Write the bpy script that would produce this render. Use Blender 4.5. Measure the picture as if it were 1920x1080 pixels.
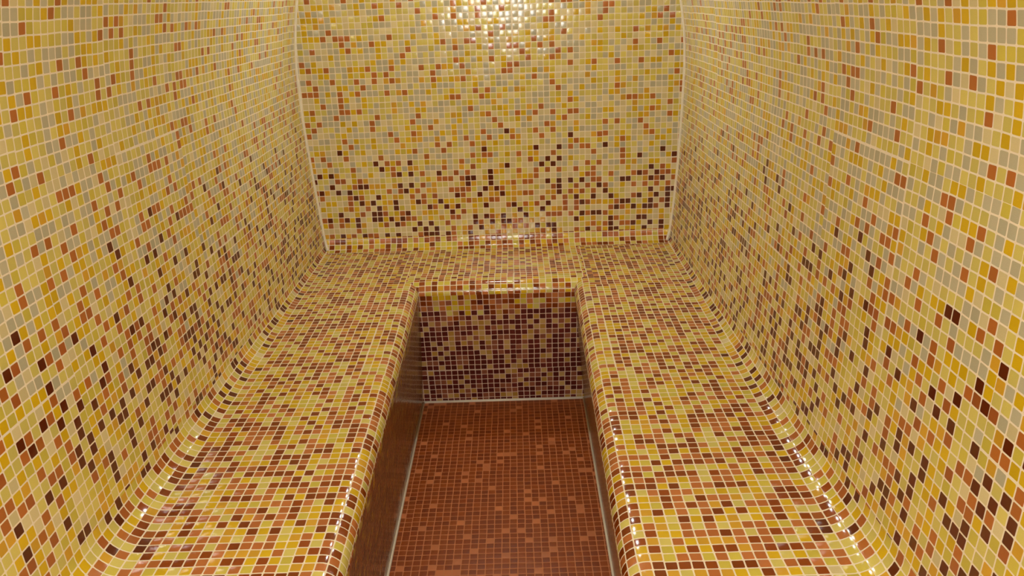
import bpy, bmesh, math
import numpy as np
from mathutils import Matrix, Vector

for o in list(bpy.data.objects): bpy.data.objects.remove(o)
SC = bpy.context.scene
COL = SC.collection

# ---------------------------------------------------------------- camera
FPX = 1546.0                         # focal length in pixels of a 1920 wide frame
EYE = Vector((0.0, 0.0, 1.314))      # room axes: x right, y towards the back wall, z up, floor at 0
def camera_axes(vx=958.0, vy=-10.0, roll=math.radians(1.8)):
    F = np.array([(vx-960)/FPX, -(vy-540)/FPX, -1.0]); F /= np.linalg.norm(F)
    U = np.array([-math.sin(roll), math.cos(roll), 0.0]); U -= U.dot(F)*F; U /= np.linalg.norm(U)
    return np.array([np.cross(F, U), F, U])
cam_data = bpy.data.cameras.new('camera')
cam = bpy.data.objects.new('camera', cam_data); COL.objects.link(cam)
cam_data.sensor_width = 36.0
cam_data.lens = FPX/1920*36.0
cam_data.clip_start = 0.02
M = Matrix([list(map(float, r)) for r in camera_axes()]).to_4x4()
cam.matrix_world = Matrix.Translation(EYE) @ M
SC.camera = cam

# ---------------------------------------------------------------- world, exposure, lamps
W = bpy.data.worlds.new('world'); SC.world = W; W.use_nodes = True
W.node_tree.nodes['Background'].inputs[0].default_value = (1.0, 0.86, 0.66, 1)
W.node_tree.nodes['Background'].inputs[1].default_value = 0.05
SC.view_settings.view_transform = 'Standard'
SC.view_settings.look = 'None'
SC.view_settings.exposure = 1.62
SC.view_settings.gamma = 1.0
SC.view_settings.use_curve_mapping = False
LAMP_COLOUR = (0.93, 1.0, 1.0)
GLOW_CEILING = 52.0      # round lamp on the vault over the door end
GLOW_WALL = 32.0         # round lamp high on the back wall
GLOW_DOOR = 11.0         # frosted pane high in the door, lit from the corridor behind it
DOOR_COLOUR = (0.98, 1.0, 1.0)

# ---------------------------------------------------------------- helpers
def lin(c):
    return tuple(((v/255)/12.92 if v/255 <= 0.04045 else ((v/255+0.055)/1.055)**2.4) for v in c)

class G:
    """small node-graph writer"""
    def __init__(s, mat):
        mat.use_nodes = True
        s.nt = mat.node_tree; s.nt.nodes.clear()
    def n(s, kind, **kw):
        nd = s.nt.nodes.new(kind)
        for k, v in kw.items(): setattr(nd, k, v)
        return nd
    def put(s, sock, v):
        if isinstance(v, bpy.types.NodeSocket): s.nt.links.new(v, sock)
        elif v is not None: sock.default_value = v
    def m(s, op, a, b=None, c=None, clamp=False):
        nd = s.n('ShaderNodeMath', operation=op, use_clamp=clamp)
        for i, v in enumerate((a, b, c)): s.put(nd.inputs[i], v)
        return nd.outputs[0]
    def vm(s, op, a, b=None, scale=None):
        nd = s.n('ShaderNodeVectorMath', operation=op)
        s.put(nd.inputs[0], a)
        if b is not None: s.put(nd.inputs[1], b)
        if scale is not None: s.put(nd.inputs['Scale'], scale)
        return nd.outputs[0]
    def xyz(s, x, y, z=0.0):
        nd = s.n('ShaderNodeCombineXYZ')
        for i, v in enumerate((x, y, z)): s.put(nd.inputs[i], v)
        return nd.outputs[0]
    def sep(s, v):
        nd = s.n('ShaderNodeSeparateXYZ'); s.put(nd.inputs[0], v); return nd.outputs
    def mix(s, f, a, b, blend='MIX'):
        nd = s.n('ShaderNodeMix', data_type='RGBA', blend_type=blend)
        s.put(nd.inputs[0], f)
        for i, v in ((6, a), (7, b)):
            s.put(nd.inputs[i], (*v, 1) if isinstance(v, tuple) and len(v) == 3 else v)
        return nd.outputs[2]
    def ramp(s, f, stops, interp='CONSTANT'):
        nd = s.n('ShaderNodeValToRGB'); cr = nd.color_ramp; cr.interpolation = interp
        while len(cr.elements) > 1: cr.elements.remove(cr.elements[-1])
        cr.elements[0].position = stops[0][0]; cr.elements[0].color = (*stops[0][1], 1)
        for p, c in stops[1:]:
            e = cr.elements.new(p); e.color = (*c, 1)
        s.put(nd.inputs[0], f)
        return nd.outputs[0]

def palette(*items, spread=0.4):
    """[(share, srgb)] -> two ramps: the setters kept dark tiles apart, so every other place gets more of them"""
    both = []
    for sgn in (1, -1):
        its = [(w_*(1+sgn*spread) if sum(c) < 330 else w_, c) for w_, c in items]
        dk = sum(w_ for w_, c in its if sum(c) < 330); lt = sum(w_ for w_, c in its if sum(c) >= 330)
        f = (1-dk)/lt if lt else 1.0
        acc = 0; out = []
        for w_, c in its:
            out.append((acc, lin(c))); acc += w_ if sum(c) < 330 else w_*f
        both.append(out)
    return both

LIME  = (212, 196, 106); LIME2 = (206, 188, 78)
TAUPE = (188, 180, 152); CREAM = (214, 198, 150)
AMBER = (212, 174, 26);  AMBER2 = (210, 160, 48)
TERRA = (178, 104, 46);  TERRA2 = (164, 92, 44)
DARK  = (94, 38, 14);    DARK2 = (126, 56, 22)
PAL_HIGH = palette((.29, TAUPE), (.28, LIME), (.08, LIME2), (.07, CREAM), (.15, AMBER), (.03, AMBER2), (.10, TERRA))
PAL_LOW  = palette((.20, LIME), (.14, LIME2), (.06, CREAM), (.15, AMBER), (.08, AMBER2), (.09, TERRA), (.09, TERRA2), (.19, DARK))
PAL_BACK_HIGH = palette((.27, TAUPE), (.22, LIME), (.04, LIME2), (.18, CREAM), (.11, AMBER), (.04, AMBER2), (.11, TERRA))
PAL_BACK_LOW = palette((.24, CREAM), (.15, LIME), (.05, LIME2), (.10, AMBER), (.09, AMBER2), (.10, TERRA), (.09, TERRA2), (.19, DARK))
PAL_SEAT = palette((.11, LIME), (.12, LIME2), (.15, AMBER), (.08, AMBER2), (.12, (190, 114, 62)), (.12, (180, 104, 52)), (.15, (144, 66, 16)), (.15, (128, 56, 12)), spread=.35)
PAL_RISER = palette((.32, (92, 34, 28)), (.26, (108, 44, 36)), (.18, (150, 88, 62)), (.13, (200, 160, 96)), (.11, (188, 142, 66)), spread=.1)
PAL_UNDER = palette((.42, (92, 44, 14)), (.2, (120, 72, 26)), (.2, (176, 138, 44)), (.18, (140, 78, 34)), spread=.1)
PAL_FLOOR = palette((.46, (150, 72, 17)), (.473, (138, 63, 15)), (.065, (200, 118, 70)), (.002, (214, 164, 40)), spread=.05)
GROUT = (244, 230, 208)

def tile_material(name, low, high=None, g0=0.0, g1=1.0, axis_u=(0, 1, 0), grout=GROUT, seed=0.0, gap=0.062, spec=0.4, tilt=0.016, dome=0.05, rough=0.13, sparse=1.0):
    """20 mm mosaic: the UV map counts tiles; the share of the 'low' mix goes from 0 at row g0 to 1 at row g1."""
    mat = bpy.data.materials.new(name); g = G(mat)
    uv = g.n('ShaderNodeUVMap', uv_map='UVMap').outputs[0]
    # the mosaic comes on sheets of 15 x 15 tiles, each laid a hair off its neighbours
    sheet = g.vm('FLOOR', g.vm('SCALE', uv, scale=1/15))
    wn0 = g.n('ShaderNodeTexWhiteNoise', noise_dimensions='3D')
    g.put(wn0.inputs['Vector'], g.vm('ADD', sheet, (seed+3.3, 1.7, 0.0)))
    jit = g.vm('SCALE', g.vm('SUBTRACT', wn0.outputs['Color'], (0.5, 0.5, 0.5)), scale=0.14)
    # the setter's lines wander a little
    nz = g.n('ShaderNodeTexNoise', noise_dimensions='2D'); g.put(nz.inputs['Vector'], g.vm('SCALE', uv, scale=0.07)); nz.inputs['Detail'].default_value = 1.0
    wob = g.vm('SCALE', g.vm('SUBTRACT', nz.outputs['Color'], (0.5, 0.5, 0.5)), scale=0.12)
    p = g.vm('ADD', g.vm('ADD', uv, jit), wob)
    cell = g.vm('FLOOR', p)
    cx, cy, _ = g.sep(cell)
    fx, fy, _ = g.sep(g.vm('SUBTRACT', g.vm('SUBTRACT', p, cell), (0.5, 0.5, 0.0)))
    wn = g.n('ShaderNodeTexWhiteNoise', noise_dimensions='3D')
    g.put(wn.inputs['Vector'], g.xyz(cx, cy, seed))
    r1 = wn.outputs['Value']; rc = wn.outputs['Color']
    wn2 = g.n('ShaderNodeTexWhiteNoise', noise_dimensions='3D')
    g.put(wn2.inputs['Vector'], g.xyz(cx, cy, seed+17.0))
    ra, rb, rd = g.sep(wn2.outputs['Color'])
    parity = g.m('MODULO', g.m('ABSOLUTE', g.m('ADD', cx, cy)), 2.0)
    def pick_colour(p_): return g.mix(parity, g.ramp(r1, p_[0]), g.ramp(r1, p_[1]))
    col = pick_colour(low)
    if high is not None:
        ch = pick_colour(high)
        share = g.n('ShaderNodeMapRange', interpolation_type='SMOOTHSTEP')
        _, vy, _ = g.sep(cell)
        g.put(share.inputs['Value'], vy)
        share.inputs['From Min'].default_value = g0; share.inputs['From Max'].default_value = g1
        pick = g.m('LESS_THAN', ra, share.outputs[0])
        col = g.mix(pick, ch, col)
    # each tile a shade of its own, with faint clouding in the glaze
    shade = g.m('MULTIPLY_ADD', rb, 0.22, 0.89)
    cl = g.n('ShaderNodeTexNoise', noise_dimensions='2D'); g.put(cl.inputs['Vector'], g.vm('SCALE', uv, scale=3.0)); cl.inputs['Detail'].default_value = 2.0
    shade = g.m('MULTIPLY', shade, g.m('MULTIPLY_ADD', cl.outputs[0], 0.16, 0.92))
    col = g.vm('SCALE', col, scale=shade)
    # rounded square tile with a grout joint round it
    ax = g.m('ABSOLUTE', fx); ay = g.m('ABSOLUTE', fy)
    q = 0.5-gap-0.10
    dx = g.m('MAXIMUM', g.m('SUBTRACT', ax, q), 0.0); dy = g.m('MAXIMUM', g.m('SUBTRACT', ay, q), 0.0)
    d = g.m('SQRT', g.m('ADD', g.m('MULTIPLY', dx, dx), g.m('MULTIPLY', dy, dy)))
    is_tile = g.m('LESS_THAN', d, 0.10)
    gn = g.n('ShaderNodeTexNoise', noise_dimensions='2D'); g.put(gn.inputs['Vector'], g.vm('SCALE', uv, scale=0.35)); gn.inputs['Detail'].default_value = 3.0
    gcol = g.mix(g.m('MULTIPLY', gn.outputs[0], 0.5), lin(grout), tuple(v*0.72 for v in lin(grout)))
    colour = g.mix(is_tile, gcol, col)
    rgh = g.m('MULTIPLY_ADD', is_tile, rough-0.75, 0.75)
    # every tile is slightly domed and sits at a slightly different angle
    N = g.n('ShaderNodeNewGeometry').outputs['Normal']
    T = g.vm('CROSS_PRODUCT', N, tuple(axis_u))
    ru = g.vm('SUBTRACT', wn2.outputs['Color'], (0.5, 0.5, 0.5))
    nn = g.vm('ADD', N, g.vm('SCALE', ru, scale=g.m('MULTIPLY', is_tile, tilt*2)))
    nn = g.vm('ADD', nn, g.vm('SCALE', tuple(axis_u), scale=g.m('MULTIPLY', fx, g.m('MULTIPLY', is_tile, dome))))
    nn = g.vm('ADD', nn, g.vm('SCALE', T, scale=g.m('MULTIPLY', fy, g.m('MULTIPLY', is_tile, dome))))
    nn = g.vm('NORMALIZE', nn)
    b = g.n('ShaderNodeBsdfPrincipled')
    g.put(b.inputs['Base Color'], colour); g.put(b.inputs['Roughness'], rgh); g.put(b.inputs['Normal'], nn)
    g.put(b.inputs['Specular IOR Level'], g.m('MULTIPLY_ADD', is_tile, spec-0.15, 0.15))
    out = g.n('ShaderNodeOutputMaterial'); g.nt.links.new(b.outputs[0], out.inputs[0])
    return mat

def plain(name, srgb, rough=0.6, metal=0.0, emit=0.0, mottled=0.0, emit_colour=None):
    mat = bpy.data.materials.new(name); g = G(mat)
    b = g.n('ShaderNodeBsdfPrincipled')
    c = lin(srgb)
    nz = g.n('ShaderNodeTexNoise'); nz.inputs['Scale'].default_value = 60.0; nz.inputs['Detail'].default_value = 3.0
    tc = g.n('ShaderNodeTexCoord'); g.put(nz.inputs['Vector'], tc.outputs['Object'])
    g.put(b.inputs['Base Color'], g.mix(g.m('MULTIPLY', nz.outputs[0], mottled), c, tuple(v*0.55 for v in c)))
    b.inputs['Roughness'].default_value = rough; b.inputs['Metallic'].default_value = metal
    if emit:
        b.inputs['Emission Color'].default_value = (*(emit_colour or LAMP_COLOUR), 1); b.inputs['Emission Strength'].default_value = emit
    out = g.n('ShaderNodeOutputMaterial'); g.nt.links.new(b.outputs[0], out.inputs[0])
    return mat

def grid_object(name, P, UV, mat, parent=None, solid=0.0, flip=False, kind=None):
    """P[i][j] points, UV[i][j] tile counts; one smooth-shaded sheet, thickened away from the room with sharp rims."""
    bm = bmesh.new(); uvl = bm.loops.layers.uv.new('UVMap')
    V = [[bm.verts.new(p) for p in row] for row in P]
    ni, nj = len(P), len(P[0])
    for i in range(ni-1):
        for j in range(nj-1):
            q = [(i, j), (i+1, j), (i+1, j+1), (i, j+1)]
            if flip: q = q[::-1]
            f = bm.faces.new([V[a][b] for a, b in q]); f.smooth = True
            for l, (a, b) in zip(f.loops, q): l[uvl].uv = UV[a][b]
    if solid:
        bm.normal_update()
        B = [[bm.verts.new(v.co-v.normal*solid) for v in row] for row in V]
        ring = [(i, 0) for i in range(ni)]+[(ni-1, j) for j in range(1, nj)]+[(i, nj-1) for i in range(ni-2, -1, -1)]+[(0, j) for j in range(nj-2, 0, -1)]
        for (a, b), (c, d) in zip(ring, ring[1:]+ring[:1]):
            q = [V[a][b], V[c][d], B[c][d], B[a][b]]
            f = bm.faces.new(q if flip else q[::-1])
            bm.edges.get((V[a][b], V[c][d])).smooth = False
            for l, uvc in zip(f.loops, ([(a, b), (c, d), (c, d), (a, b)] if flip else [(a, b), (c, d), (c, d), (a, b)][::-1])): l[uvl].uv = UV[uvc[0]][uvc[1]]
        for i in range(ni-1):
            for j in range(nj-1):
                q = [(i, j), (i, j+1), (i+1, j+1), (i+1, j)]
                if flip: q = q[::-1]
                f = bm.faces.new([B[a][b] for a, b in q])
                for l, (a, b) in zip(f.loops, q): l[uvl].uv = UV[a][b]
    me = bpy.data.meshes.new(name); bm.to_mesh(me); bm.free()
    me.materials.append(mat)
    o = bpy.data.objects.new(name, me); COL.objects.link(o)
    if parent: o.parent = parent
    if kind: o['kind'] = kind
    return o

def tube_object(name, pts, r, mat, kind=None, parent=None, sides=8):
    bm = bmesh.new(); rings = []
    n = len(pts); pts = [Vector(p) for p in pts]
    for i, p in enumerate(pts):
        d = (pts[min(i+1, n-1)]-pts[max(i-1, 0)]).normalized()
        a = d.orthogonal().normalized() if i == 0 else (rings_a-rings_a.dot(d)*d).normalized()
        rings_a = a; b = d.cross(a)
        rings.append([bm.verts.new(p+(a*math.cos(t)+b*math.sin(t))*r) for t in [2*math.pi*k/sides for k in range(sides)]])
    for i in range(n-1):
        for k in range(sides):
            f = bm.faces.new([rings[i][k], rings[i][(k+1) % sides], rings[i+1][(k+1) % sides], rings[i+1][k]]); f.smooth = True
    bm.faces.new(rings[0][::-1]); bm.faces.new(rings[-1])
    me = bpy.data.meshes.new(name); bm.to_mesh(me); bm.free(); me.materials.append(mat)
    o = bpy.data.objects.new(name, me); COL.objects.link(o)
    if kind: o['kind'] = kind
    if parent: o.parent = parent
    return o

def box_object(name, lo, hi, mat, kind=None, parent=None, bevel=0.004):
    bm = bmesh.new(); bmesh.ops.create_cube(bm, size=1)
    for v in bm.verts:
        v.co = Vector([(lo[k]+hi[k])/2+v.co[k]*(hi[k]-lo[k]) for k in range(3)])
    if bevel: bmesh.ops.bevel(bm, geom=bm.edges[:], offset=bevel, segments=2, affect='EDGES')
    me = bpy.data.meshes.new(name); bm.to_mesh(me); bm.free(); me.materials.append(mat)
    o = bpy.data.objects.new(name, me); COL.objects.link(o)
    if kind: o['kind'] = kind
    if parent: o.parent = parent
    return o

# ---------------------------------------------------------------- measures (metres)
T = 0.02                       # tile pitch
BZ = 0.464                     # bench height
YB, YF = 2.855, -0.80          # back wall, front wall
YR, YRF = 2.445, 2.545         # nose of the back bench, foot of its undercut riser
RN = 0.038                     # radius of the bench nose
Z_TOP = 0.95                   # above the bench: where wall ends and vault begins
CX, HA, HB_, ZV = -0.0765, 0.6535, 0.88, 0.60
def interp(x, xs, ys): return float(np.interp(x, xs, ys))
LZ = [0.0, .13, .27, .37, .475, .60]
LX = [-.697, -.706, -.717, -.723, -.729, -.730]
RX = [.541, .555, .565, .570, .574, .577]
def wall_x(side, z):
    if z > ZV:
        dx = HA*math.sqrt(max(0.0, 1-((z-ZV)/HB_)**2))
        return CX-dx if side < 0 else CX+dx
    return interp(z, LZ, LX if side < 0 else RX)
def cove_r(y): return interp(y, [1.0, 2.0, 2.5, YB], [0.058, 0.045, 0.03, 0.022])
def nose_x(side, y): return interp(y, [1.1, YR], [-.298, -.320] if side < 0 else [.148, .170])
def foot_x(side, y): return interp(y, [1.1, YRF], [-.343, -.345] if side < 0 else [.199, .208])

YS = [YF+(YB-YF)*i/90 for i in range(91)]

m_wall_l = tile_material('mosaic_wall_left', PAL_LOW, PAL_HIGH, g0=27, g1=6, axis_u=(0, 1, 0), seed=1.0)
m_wall_r = tile_material('mosaic_wall_right', PAL_LOW, PAL_HIGH, g0=27, g1=6, axis_u=(0, 1, 0), seed=2.0)
m_back = tile_material('mosaic_wall_back', PAL_BACK_LOW, PAL_BACK_HIGH, g0=22, g1=6, axis_u=(1, 0, 0), seed=3.0, tilt=0.032, dome=0.075)
m_seat = tile_material('mosaic_seat', PAL_SEAT, PAL_LOW, g0=2, g1=-4, tilt=0.06, dome=0.12, axis_u=(0, 1, 0), seed=4.0)
m_seat_b = tile_material('mosaic_seat_back', PAL_SEAT, axis_u=(1, 0, 0), seed=5.0)
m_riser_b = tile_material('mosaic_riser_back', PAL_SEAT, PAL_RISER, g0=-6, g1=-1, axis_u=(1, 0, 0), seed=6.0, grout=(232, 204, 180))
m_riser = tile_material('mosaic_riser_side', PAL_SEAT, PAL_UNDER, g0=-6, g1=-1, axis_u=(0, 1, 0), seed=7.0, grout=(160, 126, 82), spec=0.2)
m_floor = tile_material('mosaic_floor', PAL_FLOOR, axis_u=(1, 0, 0), seed=8.0, grout=(208, 134, 92), gap=0.06, dome=0.08, rough=0.4, spec=0.3)
m_caulk = plain('white_grout_bead', (244, 234, 214), 0.55, mottled=0.25)
m_metal = plain('brushed_steel', (190, 190, 188), 0.35, metal=1.0)
m_glass = plain('frosted_glass', (205, 215, 205), 0.45, emit=GLOW_DOOR, emit_colour=DOOR_COLOUR)

# ---------------------------------------------------------------- side walls and vault
def arc_lengths(side):
    zs = [Z_TOP*i/38 for i in range(39)]
    s = [0.0]
    for a, b in zip(zs, zs[1:]): s.append(s[-1]+math.hypot(b-a, wall_x(side, b)-wall_x(side, a)))
    return zs, s
for side, name, mat in ((-1, 'wall_left', m_wall_l), (1, 'wall_right', m_wall_r)):
    zs, ss = arc_lengths(side)
    P, UV = [], []
    for y in YS:
        r = cove_r(y); row, uv = [], []
        for k in range(44):
            z = r+(Z_TOP-r)*(k/43)**1.0
            row.append((wall_x(side, z), y, BZ+z)); uv.append((y/T, interp(z, zs, ss)/T))
        P.append(row); UV.append(uv)
    grid_object(name, P, UV, mat, solid=0.06, flip=(side > 0), kind='structure')
zs, ss = arc_lengths(-1)
P, UV = [], []
a0 = math.acos(math.sqrt(1-((Z_TOP-ZV)/HB_)**2))
for y in (YF, (YF+YB)/2, YB):
    row, uv, s = [], [], ss[-1]
    for k in range(49):
        a = a0+(math.pi-2*a0)*k/48
        p = (CX-HA*math.cos(a), y, BZ+ZV+HB_*math.sin(a))
        if k: s += math.dist(p, row[-1])
        row.append(p); uv.append((y/T, s/T))
    P.append(row); UV.append(uv)
m_ceil = tile_material('mosaic_ceiling', PAL_HIGH, axis_u=(0, 1, 0), seed=9.0)
grid_object('ceiling', P, UV, m_ceil, solid=0.06, kind='structure')

# ---------------------------------------------------------------- back wall, front wall, floor
def flat_wall(name, y, mat, flip, x0=-.80, x1=.65, z0=0.0, z1=2.05, ox=0.0):
    P, UV = [], []
    for x in (x0, (x0+x1)/2, x1):
        P.append([(x, y, z) for z in (z0, 1.2, z1)]); UV.append([((x-ox)/T, (z-BZ)/T) for z in (z0, 1.2, z1)])
    return grid_object(name, P, UV, mat, solid=0.08, flip=flip, kind='structure')
RB = 0.044                               # cove where the back wall meets the bench
flat_wall('wall_back', YB, m_back, False, z0=BZ+RB*0.98)
front = tile_material('mosaic_wall_front', PAL_LOW, PAL_HIGH, g0=27, g1=6, axis_u=(1, 0, 0), seed=10.0)
flat_wall('wall_front', YF, front, True)
P, UV = [], []
for x in (-.40, -.2, 0, .28):
    P.append([(x, y, 0.0) for y in (YF, 1.0, YB)]); UV.append([(x/T+.3, y/T) for y in (YF, 1.0, YB)])
grid_object('floor', P, UV, m_floor, solid=0.05, kind='structure')

# ---------------------------------------------------------------- the U-shaped bench
bench = bpy.data.objects.new('bench', None); COL.objects.link(bench)
bench.location = (CX, 1.4, 0)
bench['label'] = 'built-in U-shaped steam room bench covered in brown and yellow mosaic'
bench['category'] = 'bench'
def under(o):
    o.parent = bench; o.matrix_parent_inverse = Matrix.Translation(-bench.location)
    return o
NA = 10                                  # steps round the nose
def nose(t):
    a = t*math.pi/2
    return RN*math.sin(a), -RN*(1-math.cos(a))     # outward, down
def back_y(t):                           # how far the back bench reaches at nose step t
    return YR+RN-nose(t)[0]
for side in (-1, 1):
    # seat: wall cove, flat top and rounded nose, mitred into the back bench
    cols = []
    NC, NFL = 10, 14
    for k in range(NC+1): cols.append(('cove', k/NC))
    for k in range(1, NFL+1): cols.append(('flat', k/NFL))
    for k in range(1, NA+1): cols.append(('nose', k/NA))
    ys = [y for y in YS if YF+0.01 < y < YR-0.02]
    P, UV = [], []
    L = NC+NFL+NA
    wtiles = 17.0 if side < 0 else 17.6                 # flat tiles across the seat
    def seat_point(kind, t, y):
        r = cove_r(y); xw = wall_x(side, r); xn = nose_x(side, y)
        if kind == 'cove':
            a = t*math.pi/2
            return (xw-side*r*(1-math.cos(a))*1.0, BZ+r*(1-math.sin(a))), 0.0 + (r - r*a)/T
        xf = xw-side*r; xs = xn+side*RN; s0 = (r-r*math.pi/2)/T
        s1 = -19.2+RN/T if side < 0 else -18.2+RN/T
        if kind == 'flat':
            return (xf+(xs-xf)*t, BZ), s0+(s1-s0)*t
        d, dz = nose(t)
        return (xs-side*d, BZ+dz), s1-t*math.pi/2*RN/T
    for y in ys:
        row, uv = [], []
        for kind, t in cols:
            (x, z), s = seat_point(kind, t, y); row.append((x, y, z)); uv.append((y/T, s))
        P.append(row); UV.append(uv)
    row, uv = [], []                     # the mitre line
    for kind, t in cols:
        y = back_y(t) if kind == 'nose' else YR+RN
        (x, z), s = seat_point(kind, t, y); row.append((x, y, z)); uv.append((y/T, s))
    P.append(row); UV.append(uv)
    under(grid_object('seat', P, UV, m_seat, flip=(side < 0)))
    # the corner piece of the same seat runs on to the back wall with the wall cove
    P, UV = [], []
    for i in range(9):
        y = YR+RN+(YB-YR-RN)*i/8; row, uv = [], []
        for kind, t in cols[:NC+NFL+1]:
            (x, z), s = seat_point(kind, t, y); row.append((x, y, z)); uv.append((y/T, s))
        P.append(row); UV.append(uv)
    under(grid_object('seat_corner', P, UV, m_seat, flip=(side < 0)))
    # riser: undercut face below the nose
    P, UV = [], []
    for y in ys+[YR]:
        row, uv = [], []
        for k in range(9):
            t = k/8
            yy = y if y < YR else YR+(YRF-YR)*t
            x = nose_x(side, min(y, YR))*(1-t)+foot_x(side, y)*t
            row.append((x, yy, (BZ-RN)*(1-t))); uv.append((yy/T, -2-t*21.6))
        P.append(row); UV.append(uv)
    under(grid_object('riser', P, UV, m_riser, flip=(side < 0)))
# back seat with nose and cove, and its riser
P, UV = [], []
NX = 12
prof = [('cove', k/8) for k in range(9)]+[('flat', k/6) for k in range(1, 7)]+[('nose', k/NA) for k in range(1, NA+1)]
for i in range(NX+1):
    row, uv = [], []
    for kind, t in prof:
        if kind == 'cove':
            a = t*math.pi/2; y = YB-RB*(1-math.cos(a)); z = BZ+RB*(1-math.sin(a)); s = (RB-RB*a)/T; d = 0
            y0, z0 = y, z
        elif kind == 'flat':
            y = YB-RB+(YR+RN-YB+RB)*t; z = BZ; s = (RB-RB*math.pi/2)/T-(YB-RB-y)/T; d = 0; sflat = s
        else:
            d, dz = nose(t); y = YR+RN-d; z = BZ+dz; s = sflat-t*math.pi/2*RN/T
        xl = nose_x(-1, YR)-RN+d; xr = nose_x(1, YR)+RN-d
        f = i/NX; x = xl+(xr-xl)*f
        row.append((x, y, z)); uv.append(((x+.32)/T, s))
    P.append(row); UV.append(uv)
under(grid_object('seat', P, UV, m_seat_b))
# low wall cove along the back of the two corners
for side in (-1, 1):
    P, UV = [], []
    xi = nose_x(side, YR)+side*RN; xo = wall_x(side, 0.02)
    for i in range(7):
        x = xi+(xo-xi)*i/6; row, uv = [], []
        for k in range(9):
            a = k/8*math.pi/2
            row.append((x, YB-RB*(1-math.cos(a)), BZ+RB*(1-math.sin(a))+0.0004)); uv.append(((x+.32)/T, (RB-RB*a)/T))
        P.append(row); UV.append(uv)
    under(grid_object('cove', P, UV, m_seat_b, flip=(side < 0)))
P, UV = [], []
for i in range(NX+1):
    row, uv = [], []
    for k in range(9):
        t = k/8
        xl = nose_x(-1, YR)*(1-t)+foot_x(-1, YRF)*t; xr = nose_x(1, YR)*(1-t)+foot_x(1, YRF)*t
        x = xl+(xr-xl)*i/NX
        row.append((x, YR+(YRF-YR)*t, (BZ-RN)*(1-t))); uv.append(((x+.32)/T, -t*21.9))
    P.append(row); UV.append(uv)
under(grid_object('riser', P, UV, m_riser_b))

# ---------------------------------------------------------------- beads of grout in the corners
for n_, side in ((1, -1), (2, 1)):
    low_end = [(wall_x(side, z)-side*(0.003+0.012*(1-z/RB)**2), YB-RB*(1-math.sqrt(max(0.0, 1-(1-z/RB)**2)))-0.002, BZ+z) for z in [RB*k/8 for k in range(1, 8)]]
    pts = low_end+[(wall_x(side, z)-side*0.002, YB-0.002, BZ+z) for z in [RB+(Z_TOP-RB)*k/40 for k in range(41)]]
    tube_object('trim_%d' % n_, pts, 0.0055, m_caulk, kind='structure')
for n_, side in ((3, -1), (4, 1)):
    pts = [(foot_x(side, y)-side*0.002, y, 0.002) for y in (YF+0.01, 0, 1.1, 1.8, YRF)]
    tube_object('trim_%d' % n_, pts, 0.0036, m_caulk, kind='structure')
tube_object('trim_5', [(foot_x(-1, YRF), YRF-0.002, 0.002), (CX, YRF-0.002, 0.002), (foot_x(1, YRF), YRF-0.002, 0.002)], 0.005, m_caulk, kind='structure')

# ---------------------------------------------------------------- door behind the camera
door = box_object('door_1', (-.33, YF+0.001, 0.005), (.19, YF+0.03, 1.80), m_metal, kind='structure')
box_object('pane', (-.25, YF+0.025, 1.22), (.09, YF+0.038, 1.70), m_glass, parent=door)

# ---------------------------------------------------------------- ceiling lamps
def lathe(name, prof, mat, parent, loc, seg=40):
    bm = bmesh.new(); rings = []
    for r, z in prof:
        rings.append([bm.verts.new((loc[0]+r*math.cos(2*math.pi*k/seg), loc[1]+r*math.sin(2*math.pi*k/seg), loc[2]+z)) for k in range(seg)])
    for a, b in zip(rings, rings[1:]):
        for k in range(seg):
            f = bm.faces.new([a[k], a[(k+1) % seg], b[(k+1) % seg], b[k]]); f.smooth = True
    bm.faces.new(rings[-1])
    me = bpy.data.meshes.new(name); bm.to_mesh(me); bm.free(); me.materials.append(mat)
    o = bpy.data.objects.new(name, me); COL.objects.link(o); o.parent = parent
    return o
def round_lamp(name, label, loc, rot, glow):
    root = bpy.data.objects.new(name, None); COL.objects.link(root); root.location = loc; root.rotation_euler = rot
    root['label'] = label; root['category'] = 'lamp'
    m_glow = plain('lamp_glass', (240, 230, 210), 0.4, emit=glow)
    lathe('frame', [(0.085, 0.0), (0.09, -0.015), (0.088, -0.03), (0.076, -0.03), (0.074, -0.025)], m_metal, root, (0, 0, 0))
    lathe('diffuser', [(0.074, -0.025), (0.068, -0.042), (0.05, -0.056), (0.02, -0.062), (0.001, -0.063)], m_glow, root, (0, 0, 0))
round_lamp('ceiling_light', 'round frosted ceiling lamp on the vault near the door', (CX, -0.10, BZ+ZV+HB_), (0, 0, 0), GLOW_CEILING)
round_lamp('wall_light', 'round frosted wall lamp high on the back wall', (CX, YB, EYE.z+0.22), (-math.pi/2, 0, 0), GLOW_WALL)
